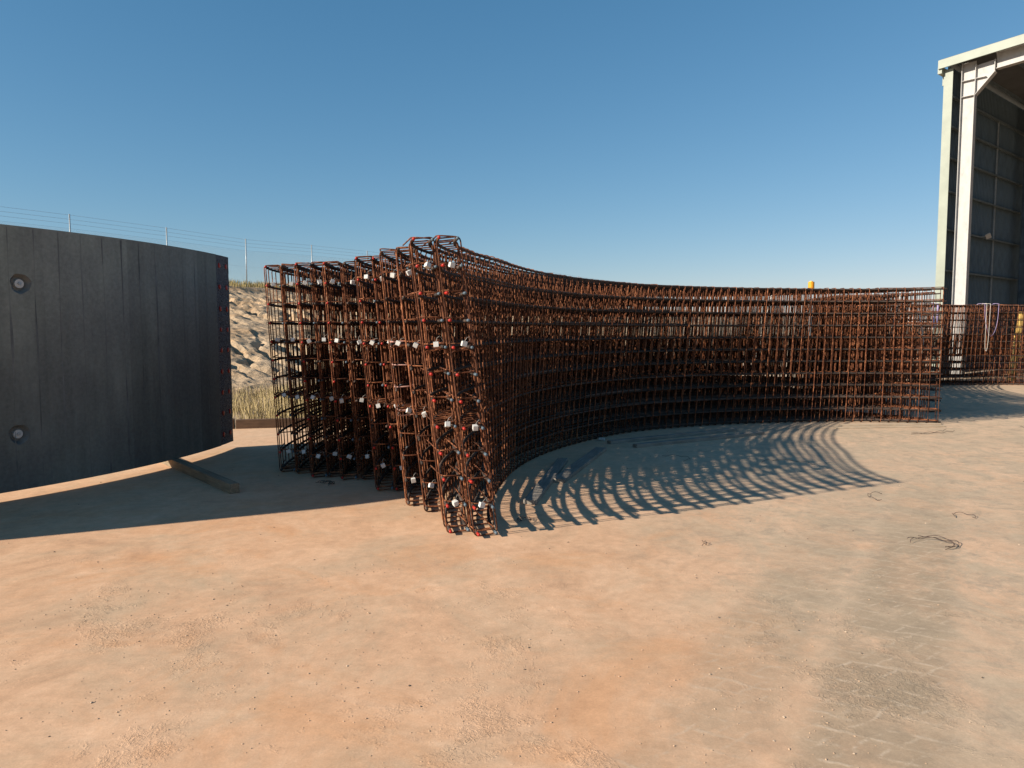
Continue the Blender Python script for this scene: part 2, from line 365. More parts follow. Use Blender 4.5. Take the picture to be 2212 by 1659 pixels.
# low clods and weeds on the bench of the bank
# ------------------------------------------------------------------ fence on the ridge
fence = empty('chain_link_fence', (H0.x, H0.y, 3.95), HA)
tag(fence, 'tall wire mesh fence with three barbed strands along the top of the bank', 'fence')
pm = MB().tube([(0,0,-.4),(0,0,2.42)], .028, 8).mesh('fence_post', M['galv'], True)
SPF = 4.25; NPOST = range(-4, 24)
def fz(u): return float(hill(np.array([u]), np.array([0.]))[0])-3.95
for i in NPOST:
    link('post', pm, fence, Matrix.Translation((i*SPF, 0, fz(i*SPF))))
mw = MB(); hgt_ = 1.75; st_ = .085; c_ = -hgt_
while c_ < SPF:
    for sgn in (1,-1):
        x0, x1 = c_, c_+hgt_; z0, z1 = 0., hgt_
        if x0 < 0: z0 = -x0; x0 = 0
        if x1 > SPF: z1 = hgt_-(x1-SPF); x1 = SPF
        if x1-x0 > .01:
            if sgn == 1: mw.tube([(x0,0,z0),(x1,0,z1)], .0022, 3, cap=False)
            else: mw.tube([(x0,.004,hgt_-z0),(x1,.004,hgt_-z1)], .0022, 3, cap=False)
    c_ += st_
mesh_panel = mw.mesh('mesh_panel', M['galv'])
for i in NPOST:
    if i == NPOST[-1]: break
    a_, b_ = fz(i*SPF), fz((i+1)*SPF)
    o = link('mesh_panel', mesh_panel, fence); sh = Matrix.Identity(4); sh[2][0] = (b_-a_)/SPF
    o.matrix_basis = Matrix.Translation((i*SPF,0,a_+.05)) @ Matrix.Rotation(-math.atan((b_-a_)/SPF), 4, 'Y')
for zz, r in ((1.82,.003),(2.02,.0038),(2.20,.0038),(2.38,.0038),(1.0,.003),(.1,.003)):
    mb = MB(); p_ = [(i*SPF, -.03, fz(i*SPF)+zz) for i in NPOST]; mb.tube(p_, r, 4)
    if zz > 1.9:
        for i in list(NPOST)[:10]:
            for j in range(28):
                t = j/28; z_ = (1-t)*(fz(i*SPF)+zz)+t*(fz((i+1)*SPF)+zz); x_ = (i+t)*SPF
                mb.tube([(x_,-.045,z_-.02),(x_+.01,-.015,z_+.02)], .002, 3, cap=False)
    mb.obj('strand', M['galv'], fence)

# kerb timber and hose-like bar at the slab edge
kb = empty('edge_beam', (K0.x, K0.y, 0), KA); tag(kb, 'long dark timber edge beam between the slab and the dry grass', 'beam')
for j in range(-4, 1):
    me = bevel_box('timber_length', M['timber_dark'], 0, 3.57 if j < 0 else 2.3, 0, .12, -.02, .15+.008*(j%3), .008)
    link('timber_length', me, kb, Matrix.Translation((j*3.6, .004*(j%2), 0)))

# ------------------------------------------------------------------ rebar cages
Hc = 2.38; HW = .094; RL = .0062; RA = .014
def rrect(z0, z1, hw, rc=.035, n=3):
    pts = []
    for cx, cz, a0 in ((hw-rc, z0+rc, -90), (hw-rc, z1-rc, 0), (-hw+rc, z1-rc, 90), (-hw+rc, z0+rc, 180)):
        for j in range(n+1):
            a = R_(a0+90*j/n); pts.append((cx+rc*math.cos(a), 0, cz+rc*math.sin(a)))
    return pts
low_link = MB().tube(rrect(.012, 1.50, HW), RL, 5, closed=True).mesh('lower_link', M['rust'], True)
top_link = MB().tube(rrect(.90, Hc, HW), RL, 5, closed=True).mesh('upper_link', M['rust'], True)
pink_loop = MB().tube(rrect(.86, 1.52, HW), RL*1.1, 6, closed=True).mesh('painted_loop', M['rust_pink'], True)
# horizontal U bar closing an end: local x radial, y along the cage (positive = away from the end)
ub = MB().tube([(-HW+.012,.55,0),(-HW+.012,.04,0),(-HW+.03,.008,0),(-HW+.06,0,0),(HW-.06,0,0),(HW-.03,.008,0),(HW-.012,.04,0),(HW-.012,.55,0)], RL, 5).mesh('end_bar', M['rust'], True)
ub_p = ub.copy(); ub_p.materials[0] = M['rust_pink']
cap_red = MB().tube([(0,-.032,0),(0,-.026,0),(0,.03,0)], .0125, 8).mesh('bar_cap', M['red'], True)
cap_blu = MB().tube([(0,-.03,0),(0,.03,0)], .0125, 8).mesh('bar_cap', M['bluegrey'], True)
blk = bevel_box('spacer_block', M['block'], -.021,.021,-.021,.021,-.021,.021, .003)
for v_ in blk.vertices:
    if v_.co.y > 0: v_.co.x *= .86; v_.co.z *= .86
tw = MB().tube([(0,0,.02),(.01,-.01,.05),(.03,0,.065),(.045,.02,.05),(.05,.03,.03)], .0016, 4).mesh('tie_wire', M['pale_steel'])

LT = [0,.12,.22,.32,.45,.6,.75,.88,1]; LV = [0,-.02,.06,.13,.19,.20,.16,.08,.02]
def lean(t, L0):
    base = float(np.interp(t, LT, LV)); k0 = max(0, 1-t/.18)
    return L0*k0*k0*(3-2*k0) + base
LEV = [.03+.2115*j for j in range(12)]
def make_cage(cx, cy, R, a0, a1, L0, red, blue, label, group, pink=False, caps=True, eL=.0, seedv=0, simple=False):
    rn = random.Random(seedv)
    root = empty('rebar_cage', (cx+R*math.cos(R_((a0+a1)/2)), cy+R*math.sin(R_((a0+a1)/2)), 0))
    tag(root, label, 'rebar cage', group); ox, oy = root.location.x, root.location.y
    L = abs(R_(a0-a1))*R; n = int(L/.156)
    def dR(t):
        f = max(0., 1-t/.16); return eL*f*f*(3-2*f) - .05*math.sin(math.pi*min(1, max(0, (t-.02)/.5)))*(1 if t < .52 else 0) + .05*math.exp(-((t-.52)/.07)**2) - .05*math.exp(-((t-.76)/.08)**2)
    def pt(t, r, z):
        r = r + dR(t)
        a = R_(a0+(a1-a0)*t); return (cx+(R+r)*math.cos(a)-ox+lean(t,L0)*z/Hc, cy+(R+r)*math.sin(a)-oy, z)
    dz = 0.0
    for i in range(n+1):
        t = (i + (rn.uniform(-.045,.045) if 0 < i < n else 0))/n; a = R_(a0+(a1-a0)*t)
        lx = lean(t, L0)
        Mx = Matrix.Translation((cx+(R+dR(t))*math.cos(a)-ox, cy+(R+dR(t))*math.sin(a)-oy, 0)) @ Matrix.Rotation(math.atan(lx/Hc)+rn.gauss(0,.0012), 4, 'Y') @ Matrix.Rotation(a+rn.gauss(0,.005), 4, 'Z')
        link('lower_link', low_link, root, Mx)
        if pink and i == 0: link('painted_loop', pink_loop, root, Mx @ Matrix.Translation((0,-.016,0)))
        Mt = Mx @ Matrix.Translation((0, .0127, rn.gauss(0,.003))) @ Matrix.Rotation(rn.gauss(0,.003), 4, 'X')
        link('upper_link', top_link, root, Mt)
    for j, z in enumerate(LEV):
        zz = z if j else z+.004
        for sd_ in (-1, 1):
            ro = sd_*(HW-RL-RA-.001); m0 = -.012 if not caps else -.0025*rn.random()-.002
            ts = np.linspace(m0, 1+.004, 64)
            mb = MB().tube([pt(t, ro, zz) for t in ts], RA, 5); mb.obj('curved_bar', M['rust_dark'], root, True)
            if rn.random() < .35:
                t0 = rn.uniform(.2,.6); mb = MB().tube([pt(t, ro, zz+.022) for t in np.linspace(t0, t0+.12, 10)], RA, 5); mb.obj('lap_bar', M['rust_dark'], root, True)
            if caps and ((sd_ > 0 and red) or (sd_ < 0 and blue)):
                if (sd_ > 0 and rn.random() < red) or (sd_ < 0 and rn.random() < blue):
                    p0 = pt(m0, ro, zz); a = R_(a0)
                    link('bar_cap', cap_red if sd_ > 0 else cap_blu, root, Matrix.Translation(p0) @ Matrix.Rotation(a+math.pi+rn.gauss(0,.05), 4, 'Z'))
    for j, z in enumerate(LEV):
        for t, a, s_ in ((0, a0, 1), (1, a1, -1)):
            p0 = pt(t, 0, z+.024+rn.gauss(0,.006)); aa = R_(a)+(math.pi if s_ > 0 else 0)
            Mx = Matrix.Translation(p0) @ Matrix.Rotation(aa+rn.gauss(0,.03), 4, 'Z') @ Matrix.Rotation(rn.gauss(0,.035), 4, 'Y') @ Matrix.Rotation(rn.gauss(0,.02), 4, 'X')
            Mx = Mx @ Matrix.Translation((0,-.004,0))
            link('end_bar', ub_p if (pink and s_ > 0 and 4 <= j <= 7) else ub, root, Mx)
    if caps:
        for j in (1, 4, 7, 10):
            a = R_(a0)+math.pi; p0 = pt(0, rn.uniform(-.02,.015), LEV[j]+.03-rn.random()*.03)
            B = Matrix.Translation(p0) @ Matrix.Rotation(a, 4, 'Z') @ Matrix.Translation((0,-.034,0)) @ Matrix.Rotation(rn.uniform(-.5,.5), 4, 'Z') @ Matrix.Rotation(rn.uniform(-.5,.5), 4, 'Y') @ Matrix.Rotation(rn.uniform(-.45,.45), 4, 'X')
            b = link('spacer_block', blk, root, B)
            link('tie_wire', tw, b)
    return root, pt

TOPC = (5.75, 7.22)
Lx = [-.30,-.53,-.79,-.99,-1.19,-1.39,-1.65,-1.88,-2.06,-2.23,-2.47,-2.69]
Ly = [5.84,5.94,6.62,6.86,7.50,7.50,8.05,8.05,8.20,8.17,8.39,8.50]
L0s = [-.30,-.28,-.24,-.23,-.21,-.19,-.17,-.16,-.155,-.14,-.135,-.13]
caps_ = [(1,.95),(1,.9),(0,.4),(0,.35),(.95,.3),(.9,.5),(0,.4),(.95,.8),(0,.3),(.9,.6),(0,.3),(.9,.6)]
lab = ['nearest rusty rebar cage, with red and blue caps, casting the barred shadow',
 'rusty rebar cage with red and blue caps pressed against the back of the nearest cage',
 'rusty rebar cage with no red caps, just left of the two nearest red-capped cages',
 'rusty rebar cage with a short pink-dusted loop at mid height, beside the shadow edge',
 'red-capped rusty rebar cage immediately left of the pink-dusted one, foot at the shadow edge',
 'red-capped rusty rebar cage, second to the left of the pink-dusted one',
 'uncapped rusty rebar cage, sixth counted from the far left end of the row',
 'red-capped rusty rebar cage, fifth counted from the far left end of the row',
 'uncapped rusty rebar cage, fourth counted from the far left end of the row',
 'red-capped rusty rebar cage, third counted from the far left end of the row',
 'uncapped rusty rebar cage, second from the far left end of the row',
 'red-capped rusty rebar cage at the far left end of the row, against the bank']
for i in range(12):
    cx = TOPC[0]-.2225*i; cy = TOPC[1]+.232*i
    R = 6.0; a0 = 180+math.degrees(math.asin((cy-Ly[i])/(R+HW)))
    a1 = a0-119.8 + (0 if i == 0 else random.uniform(-1.2,.6))
    make_cage(cx, cy, R, a0, a1, L0s[i], caps_[i][0], caps_[i][1], lab[i], 'curved rebar cages standing nested in the near row', pink=(i == 3), eL=max(0, cx-(R+HW)*math.cos(R_(a0-180))-Lx[i]), seedv=100+i)
lab2 = ['front rusty curved rebar cage of the far row with a lifting sling over it',
 'second curved rebar cage of the far row, behind the sling-draped front one',
 'third curved rebar cage from the front of the far row by the shed',
 'fourth curved rebar cage from the front of the far row by the shed',
 'fifth curved rebar cage from the front, second rearmost of the far row',
 'rearmost curved rebar cage of the far row, nearest the tall open shed']
for i in range(6):
    cx = 14.25-.2225*i; cy = 16.1+.24*i
    r2, pt2 = make_cage(cx, cy, 6.0, 192+random.uniform(-1,1), 73, -.1, 0, 0, lab2[i], 'curved rebar cages in the far row by the shed', caps=False, seedv=300+i)

# loose braces leaning through the rear cages; pale ones have sunlight painted in
def brace(name, p0, p1, label, mat='pale_steel', r=.012, n=26):
    mb = MB(); p0 = Vector(p0); p1 = Vector(p1); mb.tube([p0, p1], r, 7)
    q = (p1-p0)
    for j in range(n):
        c = p0+q*((j+.5)/n); mb.tube([c-q.normalized()*.006, c+q.normalized()*.006], r*1.35, 7)
    o = mb.obj(name, M[mat], None, True); tag(o, label, 'steel bar', 'ribbed bars tucked diagonally through the cages'); return o

# ------------------------------------------------------------------ precast wall panels
def wall_panel(cx, cy, Ro, Ri, a0, a1, z0, z1, label, strip=True, pockets=(), dots=True):
    root = empty('precast_panel', (cx, cy, 0)); tag(root, label, 'concrete panel', 'curved precast concrete panels at the left')
    step = 2.25; n = int(abs(a0-a1)/step); angs = [a0-(a0-a1)*i/n for i in range(n+1)]
    sa = 4.1 if strip else 0
    an = [a0-sa]+[a for a in angs if a < a0-sa-.8] if strip else angs
    v = []; f = []
    for a in an:
        c, s = math.cos(R_(a)), math.sin(R_(a))
        v += [(Ro*c,Ro*s,z0),(Ro*c,Ro*s,z1),(Ri*c,Ri*s,z1),(Ri*c,Ri*s,z0)]
    m = len(an)
    for i in range(m-1):
        b = i*4
        for k_ in range(4): l_ = (k_+1) % 4; f.append((b+k_, b+4+k_, b+4+l_, b+l_))
    f.append((0,1,2,3)); f.append(tuple((m-1)*4+k_ for k_ in (3,2,1,0)))
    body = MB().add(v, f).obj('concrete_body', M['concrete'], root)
    bm = bmesh.new(); bm.from_mesh(body.data); bmesh.ops.recalc_face_normals(bm, faces=bm.faces[:]); bm.to_mesh(body.data); bm.free()
    if pockets:
        for (a, z) in pockets:
            c, s = math.cos(R_(a)), math.sin(R_(a)); mb = MB(); N = 28; vv = []; ff = []
            for (rr, dd) in ((.062,-.06),(.098,.004),(.104,.03)):
                for q in range(N):
                    th = 2*math.pi*q/N; wob = 1+.05*math.sin(3*th+a)+.03*math.sin(7*th)
                    vv.append(((Ro+dd)*c - s*rr*wob*math.cos(th), (Ro+dd)*s + c*rr*wob*math.cos(th), z+rr*wob*math.sin(th)))
            for lv in range(2):
                for q in range(N): ff.append((lv*N+q, lv*N+(q+1)%N, (lv+1)*N+(q+1)%N, (lv+1)*N+q))
            ff.append(tuple(range(N))[::-1]); ff.append(tuple(2*N+q for q in range(N)))
            cut = mb.add(vv, ff).obj('cut', M['seam'])  # pocket lining takes the darker seam tone
            bm = bmesh.new(); bm.from_mesh(cut.data); bmesh.ops.recalc_face_normals(bm, faces=bm.faces[:]); bm.to_mesh(cut.data); bm.free()
            cut.location = root.location
            bpy.context.view_layer.update()
            md = body.modifiers.new('b', 'BOOLEAN'); md.object = cut; md.operation = 'DIFFERENCE'; md.solver = 'EXACT'
            try: md.material_mode = 'TRANSFER'
            except Exception: pass
            dg = bpy.context.evaluated_depsgraph_get(); new = bpy.data.meshes.new_from_object(body.evaluated_get(dg))
            body.modifiers.clear(); body.data = new; bpy.data.objects.remove(cut)
            # anchor plug inside the pocket
            mb = MB(); ax = Vector((c,s,0)); c0 = Vector(((Ro-.062)*c,(Ro-.062)*s,z))
            mb.tube([c0, c0+ax*.03, c0+ax*.034], .042, 16); pl = mb.obj('anchor_plug', M['block'], root)
            mb = MB(); mb.tube([c0+ax*.034, c0+ax*.05], .016, 6); mb.obj('bolt', M['galv'], pl)
    # dark seams left by the form boards
    for i, a in enumerate(an[1:-1]):
        c, s = math.cos(R_(a)), math.sin(R_(a)); rnd = random.Random(i*7+3)
        vv = []; ff = []; N = 40
        for q in range(N+1):
            z = z0+.02+(z1-z0-.04)*q/N; wd = .0015+.016*max(0, mnoise.noise(Vector((i*3.1, z*1.6, 0)))+.17)
            sh = .02*mnoise.noise(Vector((i*1.7, z*.9, 5)))
            for e in (-1, 1):
                aa = R_(a)+(e*wd+sh)/Ro; rad = Ro+.0012
                vv.append((rad*math.cos(aa), rad*math.sin(aa), z))
        for q in range(N): ff.append((2*q,2*q+1,2*q+3,2*q+2))
        MB().add(vv, ff).obj('board_seam', M['seam'], root)
    if strip:
        # rough exposed joint strip, set back 12 mm
        v = []; f = []; N = 40; nj = 8
        for q in range(N+1):
            z = z0+(z1-z0)*q/N
            for j in range(nj+1):
                a = R_(a0-sa*j/nj); rr = Ro-.012+.006*mnoise.noise(Vector((j*2.3,z*25,1)))
                if j == nj: rr = Ro-.001
                v.append((rr*math.cos(a), rr*math.sin(a), z))
        for q in range(N):
            for j in range(nj): b = q*(nj+1)+j; f.append((b,b+1,b+nj+2,b+nj+1))
        nv = len(v)
        ring0 = [j for j in range(nj+1)]; ringN = [N*(nj+1)+j for j in range(nj+1)]
        for zc in (z0, z1):
            for a in (a0, a0-sa): v.append((Ri*math.cos(R_(a)), Ri*math.sin(R_(a)), zc))
        f.append(tuple(ring0)+(nv+1, nv)); f.append(tuple(ringN[::-1])+(nv+2, nv+3))
        f.append((nv, nv+2)+tuple(q*(nj+1) for q in range(N, -1, -1)))
        f.append((nv+1, nv, nv+2, nv+3))
        MB().add(v, f).obj('joint_strip', M['aggregate'], root)
        if dots:
            for z in (2.50,2.22,1.93,1.65,1.375,1.09,.81,.53,.24):
                for aa, sz in ((a0-.95, .030), (a0-3.0, .030)):
                    rnd = random.Random(int(z*100+aa*10)); c, s = math.cos(R_(aa)), math.sin(R_(aa)); N = 10; vv = []
                    for dd, k_ in ((-.02,1.),(.004,1.),(.008,.6)):
                        for q in range(N):
                            th = 2*math.pi*q/N; rr = sz*k_*(.85+.3*random.Random(q+int(z*50)).random())
                            vv.append(((Ro-.008+dd)*c-s*rr*math.cos(th), (Ro-.008+dd)*s+c*rr*math.cos(th), z+rr*math.sin(th)*1.1))
                    ff = [(l*N+q, l*N+(q+1)%N, (l+1)*N+(q+1)%N, (l+1)*N+q) for l in range(2) for q in range(N)]+[tuple(2*N+q for q in range(N))]
                    MB().add(vv, ff).obj('red_plug', M['red'], root)
    return root
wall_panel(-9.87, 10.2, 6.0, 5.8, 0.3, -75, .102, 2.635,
           'dark curved precast concrete panel with rough red-dotted end strip, raised on timber', pockets=((-30.6,2.09),(-31.3,.645)))
wall_panel(-9.61, 9.75, 6.0, 5.8, -37.5, -92, .102, 2.635, 'second curved concrete panel outside the frame, shading the slab', strip=False)

def timber(name, p0, p1, wd, ht, mat, label, cat, z=0, group=None, tilt=0):
    d = Vector(p1)-Vector(p0); L = d.length
    me = bevel_box(name, mat, 0, L, -wd/2, wd/2, 0, ht, .006)
    o = link(name, me); o.location = (p0[0], p0[1], z); o.rotation_euler = (tilt, 0, math.atan2(d.y, d.x)); tag(o, label, cat, group); return o
timber('timber_bearer', (-2.80,7.38), (-4.95,9.85), .10, .10, M['timber'], 'weathered square timber lying half under the raised concrete panel', 'timber')
timber('timber_bearer', (-8.2,3.0), (-7.4,5.2), .10, .10, M['timber'], 'square timber under the second concrete panel outside the frame', 'timber')

# ------------------------------------------------------------------ shed
SH = empty('open_shed', (14.83, 26.0, 0), 0)
tag(SH, 'tall open-fronted steel shed with white portal frame and pale green flashing', 'shed')
fx = Vector((math.cos(R_(-50)), math.sin(R_(-50)), 0)); SH.rotation_euler = (0,0,R_(-50))     # local x along the front, local y into the shed
EH = 10.75; WS = 16.0; BAY = 6.9; NB = 4; RP = math.tan(R_(3.5)); LEN = BAY*NB
def roofz(x): return EH + RP*min(x, WS-x)
# cladding of the left wall, sheet by sheet
def sheet(wd, z0, z1):
    mb = MB(); P = wd/5; v = []
    for i in range(5):
        for fr, x in ((0, 0), (.62, 0), (.70, .055), (.92, .055)): v += [((i+fr)*P, x)]
    v.append((wd, 0)); v = [(x, y, z) for y, x in v for z in (z0, z1)]
    f = [(2*i,2*i+2,2*i+3,2*i+1) for i in range(len(v)//2-1)]
    return mb.add(v, f).mesh('wall_sheet', M['sheet'])
ws = sheet(.762, .05, EH-.12); ns_ = int(LEN/.762)
for i in range(ns_): link('wall_sheet', ws, SH, Matrix.Translation((0,.12+i*.762,0)))
for i in range(ns_): link('wall_sheet', ws, SH, Matrix.Translation((WS-.03,.12+i*.762,0)))
wsb = sheet(.762, .05, EH+.2)
for i in range(int(WS/.762)): link('wall_sheet', wsb, SH, Matrix.Translation((.02+i*.762,LEN+.05,0)) @ Matrix.Rotation(R_(-90),4,'Z'))
# girts (Z sections drawn as two flanges and a web)
GZ = [1.1,2.35,3.72,5.12,6.42,7.55,8.6,9.6]
def girt(L):
    mb = MB(); mb.box(.04,.23,0,L,-.003,.003); mb.box(.035,.040,0,L,-.003,.06); mb.box(.225,.230,0,L,-.06,.003); return mb.mesh('girt', M['girt'])
gm = girt(BAY-.02)
for b in range(NB):
    for z in GZ: link('girt', gm, SH, Matrix.Translation((0, b*BAY+.01, z)))
    for z in GZ: link('girt', gm, SH, Matrix.Translation((WS-.27, b*BAY+.01, z)))
    for yb in (2.4, 4.85):                                       # bridging between girts
        for q in range(len(GZ)-1):
            MB().box(.12,.16,b*BAY+yb-.02,b*BAY+yb+.02,GZ[q]+.004,GZ[q+1]-.004).obj('bridging', M['galv'], SH)
# portal frames
def column(front, x0, sgn, mat, mat_web):
    t = empty('portal_column'); t.parent = SH
    D = .42; fw = .24
    mb = MB()
    hh = EH-.16
    mb.box(x0, x0+sgn*.016, -fw/2, fw/2, 0, hh); mb.box(x0+sgn*(D-.016), x0+sgn*D, -fw/2, fw/2, 0, hh-.9 if front else hh-.5)
    mb.obj('flange', mat, t)
    MB().box(x0+sgn*.0165, x0+sgn*(D-.0165), -.008, .008, 0, hh).obj('web', mat_web, t)
    MB().box(x0-.05 if sgn>0 else x0-D-.05, x0+D+.05 if sgn>0 else x0+.05, -.2,.2,0,.03).obj('base_plate', mat, t)
    # knee haunch with stiffeners
    K = .56
    zt = roofz(abs(x0 if sgn>0 else WS-x0))-.17
    xs = [x0+sgn*D, x0+sgn*(D+K), x0+sgn*(D+K), x0+sgn*D]
    zz = [hh-1.12, hh-.50, hh-.1, hh-.16]
    v = [(x, yy, z) for yy in (-.008,.008) for x, z in zip(xs, zz)]
    MB().add(v, [(0,1,2,3),(7,6,5,4),(0,4,5,1),(1,5,6,2),(2,6,7,3),(3,7,4,0)]).obj('knee_plate', mat_web, t)
    dx, dz_ = xs[1]-xs[0], zz[1]-zz[0]; L = math.hypot(dx, dz_)
    mb = MB(); Mr = Matrix.Translation((xs[0],0,zz[0])) @ Matrix.Rotation(-math.atan2(dz_, dx), 4, 'Y'); mb.box(0, L, -fw/2, fw/2, -.016, 0, Mr); mb.obj('knee_flange', mat, t)
    for z in (hh-1.12, hh-.60): MB().box(x0+sgn*.02, x0+sgn*(D+ (K*.55 if z > hh-1 else 0)), -fw/2+.005, -.009, z-.008, z+.008).obj('stiffener', mat, t)
    for x in (x0+sgn*D, x0+sgn*(D+K)): MB().box(x-.008, x+.008, -fw/2+.003, -.0095, (hh-1.08 if x == x0+sgn*D else hh-.48), hh-.12).obj('stiffener', mat, t)
    return t
for fi in range(NB+1):
    Mf = Matrix.Translation((0, fi*BAY+(.13 if fi == 0 else 0), 0)); front = fi == 0
    for x0, sgn in ((.47, 1), (WS-.47, -1)):
        c = column(front, x0, sgn, M['white'] if front else M['colblue'], M['white'] if front else M['colblue']); c.matrix_basis = Mf
    # rafters
    for sgn, xa in ((1, 0), (-1, WS)):
        t = empty('rafter'); t.parent = SH; t.matrix_basis = Mf
        mat = M['white'] if front else M['colblue']
        xs0, xs1 = xa+sgn*(.47+.42+.57), WS/2
        z0_, z1_ = roofz(min(xs0, WS-xs0))-.17, roofz(WS/2)-.17
        L = math.hypot(xs1-xs0, z1_-z0_); Mr = Matrix.Translation((xs0,0,z0_)) @ Matrix.Rotation(-math.atan2(z1_-z0_, xs1-xs0), 4, 'Y')
        s2 = 1 if sgn > 0 else -1
        MB().box(0, L, -.008, .008, (-.50 if s2>0 else 0), (0 if s2>0 else .50), Mr).obj('web', mat, t)
        MB().box(0, L, -.12, .12, (-.516 if s2>0 else .501), (-.501 if s2>0 else .516), Mr).obj('flange', mat, t)
        MB().box(0, L, -.12, .12, .001, .016, Mr).obj('flange', mat, t) if s2 > 0 else MB().box(0, L, -.12, .12, -.016, -.001, Mr).obj('flange', mat, t)
# purlins and roof sheets
for sgn in (1, -1):
    for q in range(7):
        x = .3+q*1.25; xx = x if sgn > 0 else WS-x
        MB().box(xx-.03, xx+.03, 0, LEN, roofz(x)-.14, roofz(x)-.005).obj('purlin', M['girt'], SH)
    v = [(-.12 if sgn>0 else WS+.12, -.28, EH-RP*.25+.012), (WS/2, -.28, roofz(WS/2)+.012), (WS/2, LEN+.2, roofz(WS/2)+.012), (-.12 if sgn>0 else WS+.12, LEN+.2, EH-RP*.25+.012)]
    v2 = [(a, b, c+.04) for a, b, c in v]
    MB().add(v+v2, [(0,1,2,3),(7,6,5,4),(0,4,5,1),(1,5,6,2),(2,6,7,3),(3,7,4,0)]).obj('roof_sheet', M['roof'], SH)
    # barge fascia on the front
    z0_, z1_ = EH-RP*.3, roofz(WS/2); x0_ = -.14 if sgn > 0 else WS+.14
    v = [(x0_,-.35,z0_-.26),(WS/2,-.35,z1_-.26),(WS/2,-.35,z1_+.02),(x0_,-.35,z0_+.02)]; v2 = [(a,-.30,c) for a,b,c in v]
    MB().add(v+v2, [(0,1,2,3),(7,6,5,4),(0,4,5,1),(1,5,6,2),(2,6,7,3),(3,7,4,0)]).obj('barge_fascia', M['green'], SH)
for xx, s in ((0, 1), (WS, -1)):
    # corner flashing: an angle, its front leg facing the yard
    MB().box(min(xx-s*.03, xx+s*.25), max(xx-s*.03, xx+s*.25), -.10, -.094, .05, EH-.28).obj('corner_flashing', M['green'], SH)
    MB().box(min(xx-s*.034, xx-s*.030), max(xx-s*.034, xx-s*.030), -.10, .15, .05, EH-.28).obj('corner_flashing', M['green'], SH)
    MB().box(min(xx-s*.17, xx-s*.04), max(xx-s*.17, xx-s*.04), -.28, LEN, EH-.42, EH-.20).obj('gutter', M['green'], SH)
    MB().box(min(xx-s*.13, xx-s*.04), max(xx-s*.13, xx-s*.04), .05, .15, EH-.75, EH-.421).obj('rainhead', M['green'], SH)
    for z in GZ: MB().box(min(xx+s*.03, xx+s*.235), max(xx+s*.03, xx+s*.235), -.088, -.02, z-.03, z+.03).obj('girt_end', M['galv'], SH)
# floodlight on a girt
fl = empty('floodlight'); fl.parent = SH; fl.location = (.42, 3.4, 5.12)
l_ = bevel_box('lamp_head', M['white'], -.09,.09,-.02,.02,-.12,.12, .01, Matrix.Rotation(.9,4,'X') @ Matrix.Rotation(.5,4,'Z')); link('lamp_head', l_, fl)
MB().box(-.20,-.02,-.015,.015,-.02,.02).obj('bracket', M['galv'], fl)

# ------------------------------------------------------------------ slings
def ribbon(name, pts, wd, mat, label, thick=.006, side=(1,0,0)):
    pts = [Vector(p) for p in pts]; sd_ = Vector(side); v = []; f = []; N = len(pts)
    for i, p in enumerate(pts):
        t = (pts[min(i+1,N-1)]-pts[max(i-1,0)]).normalized(); s_ = (sd_ - t*sd_.dot(t)).normalized(); n_ = t.cross(s_)
        for a, b in ((-1,-1),(1,-1),(1,1),(-1,1)): v.append(p+s_*(a*wd/2)+n_*(b*thick/2))
    for i in range(N-1):
        for q in range(4): r = (q+1) % 4; f.append((i*4+q, i*4+r, i*4+4+r, i*4+4+q))
    f.append((3,2,1,0)); f.append(tuple((N-1)*4+q for q in range(4)))
    o = MB().add(v, f).obj(name, mat, None, True); 
    if label: tag(o, label, 'lifting sling', 'webbing slings hung over the far row of cages')
    return o
def loop(cx, cy, w_, zt, zb, n=24, dyv=-.10, back=.35, ph=0):
    pts = []
    for i in range(n+1):
        t = i/n; a = math.pi*t; x = cx-math.cos(a)*w_/2*(1-.25*math.sin(a)) ; z = zt-(zt-zb)*math.sin(a)**.55
        pts.append((x+.01*math.sin(9*t+ph), cy+dyv-.02*math.sin(5*t+ph), z))
    return [(pts[0][0]-.02, cy+back, zt-.05),(pts[0][0]-.01, cy+back*.6, zt+.015),(pts[0][0], cy+.02, zt+.02)]+pts+[(pts[-1][0], cy+.02, zt+.02),(pts[-1][0]+.01, cy+back*.6, zt+.015),(pts[-1][0]+.02, cy+back, zt-.05)]
ribbon('lifting_sling', loop(14.12, 22.0, .42, 2.40, 1.46), .055, M['purple'], 'purple webbing sling looped over the far cages right of the near row', side=(.5,1,0))
ribbon('lifting_sling', loop(13.96, 21.96, .13, 2.40, 1.02, dyv=-.14, ph=2), .035, M['cream'], 'narrow cream webbing sling hanging lowest beside the wide purple loop', side=(.5,1,0))
ribbon('lifting_sling', loop(12.28, 21.72, .16, 2.40, 1.72, dyv=-.14, ph=1), .06, M['purple'], 'short purple sling seen through the last bars of the near row', side=(1,0,0))
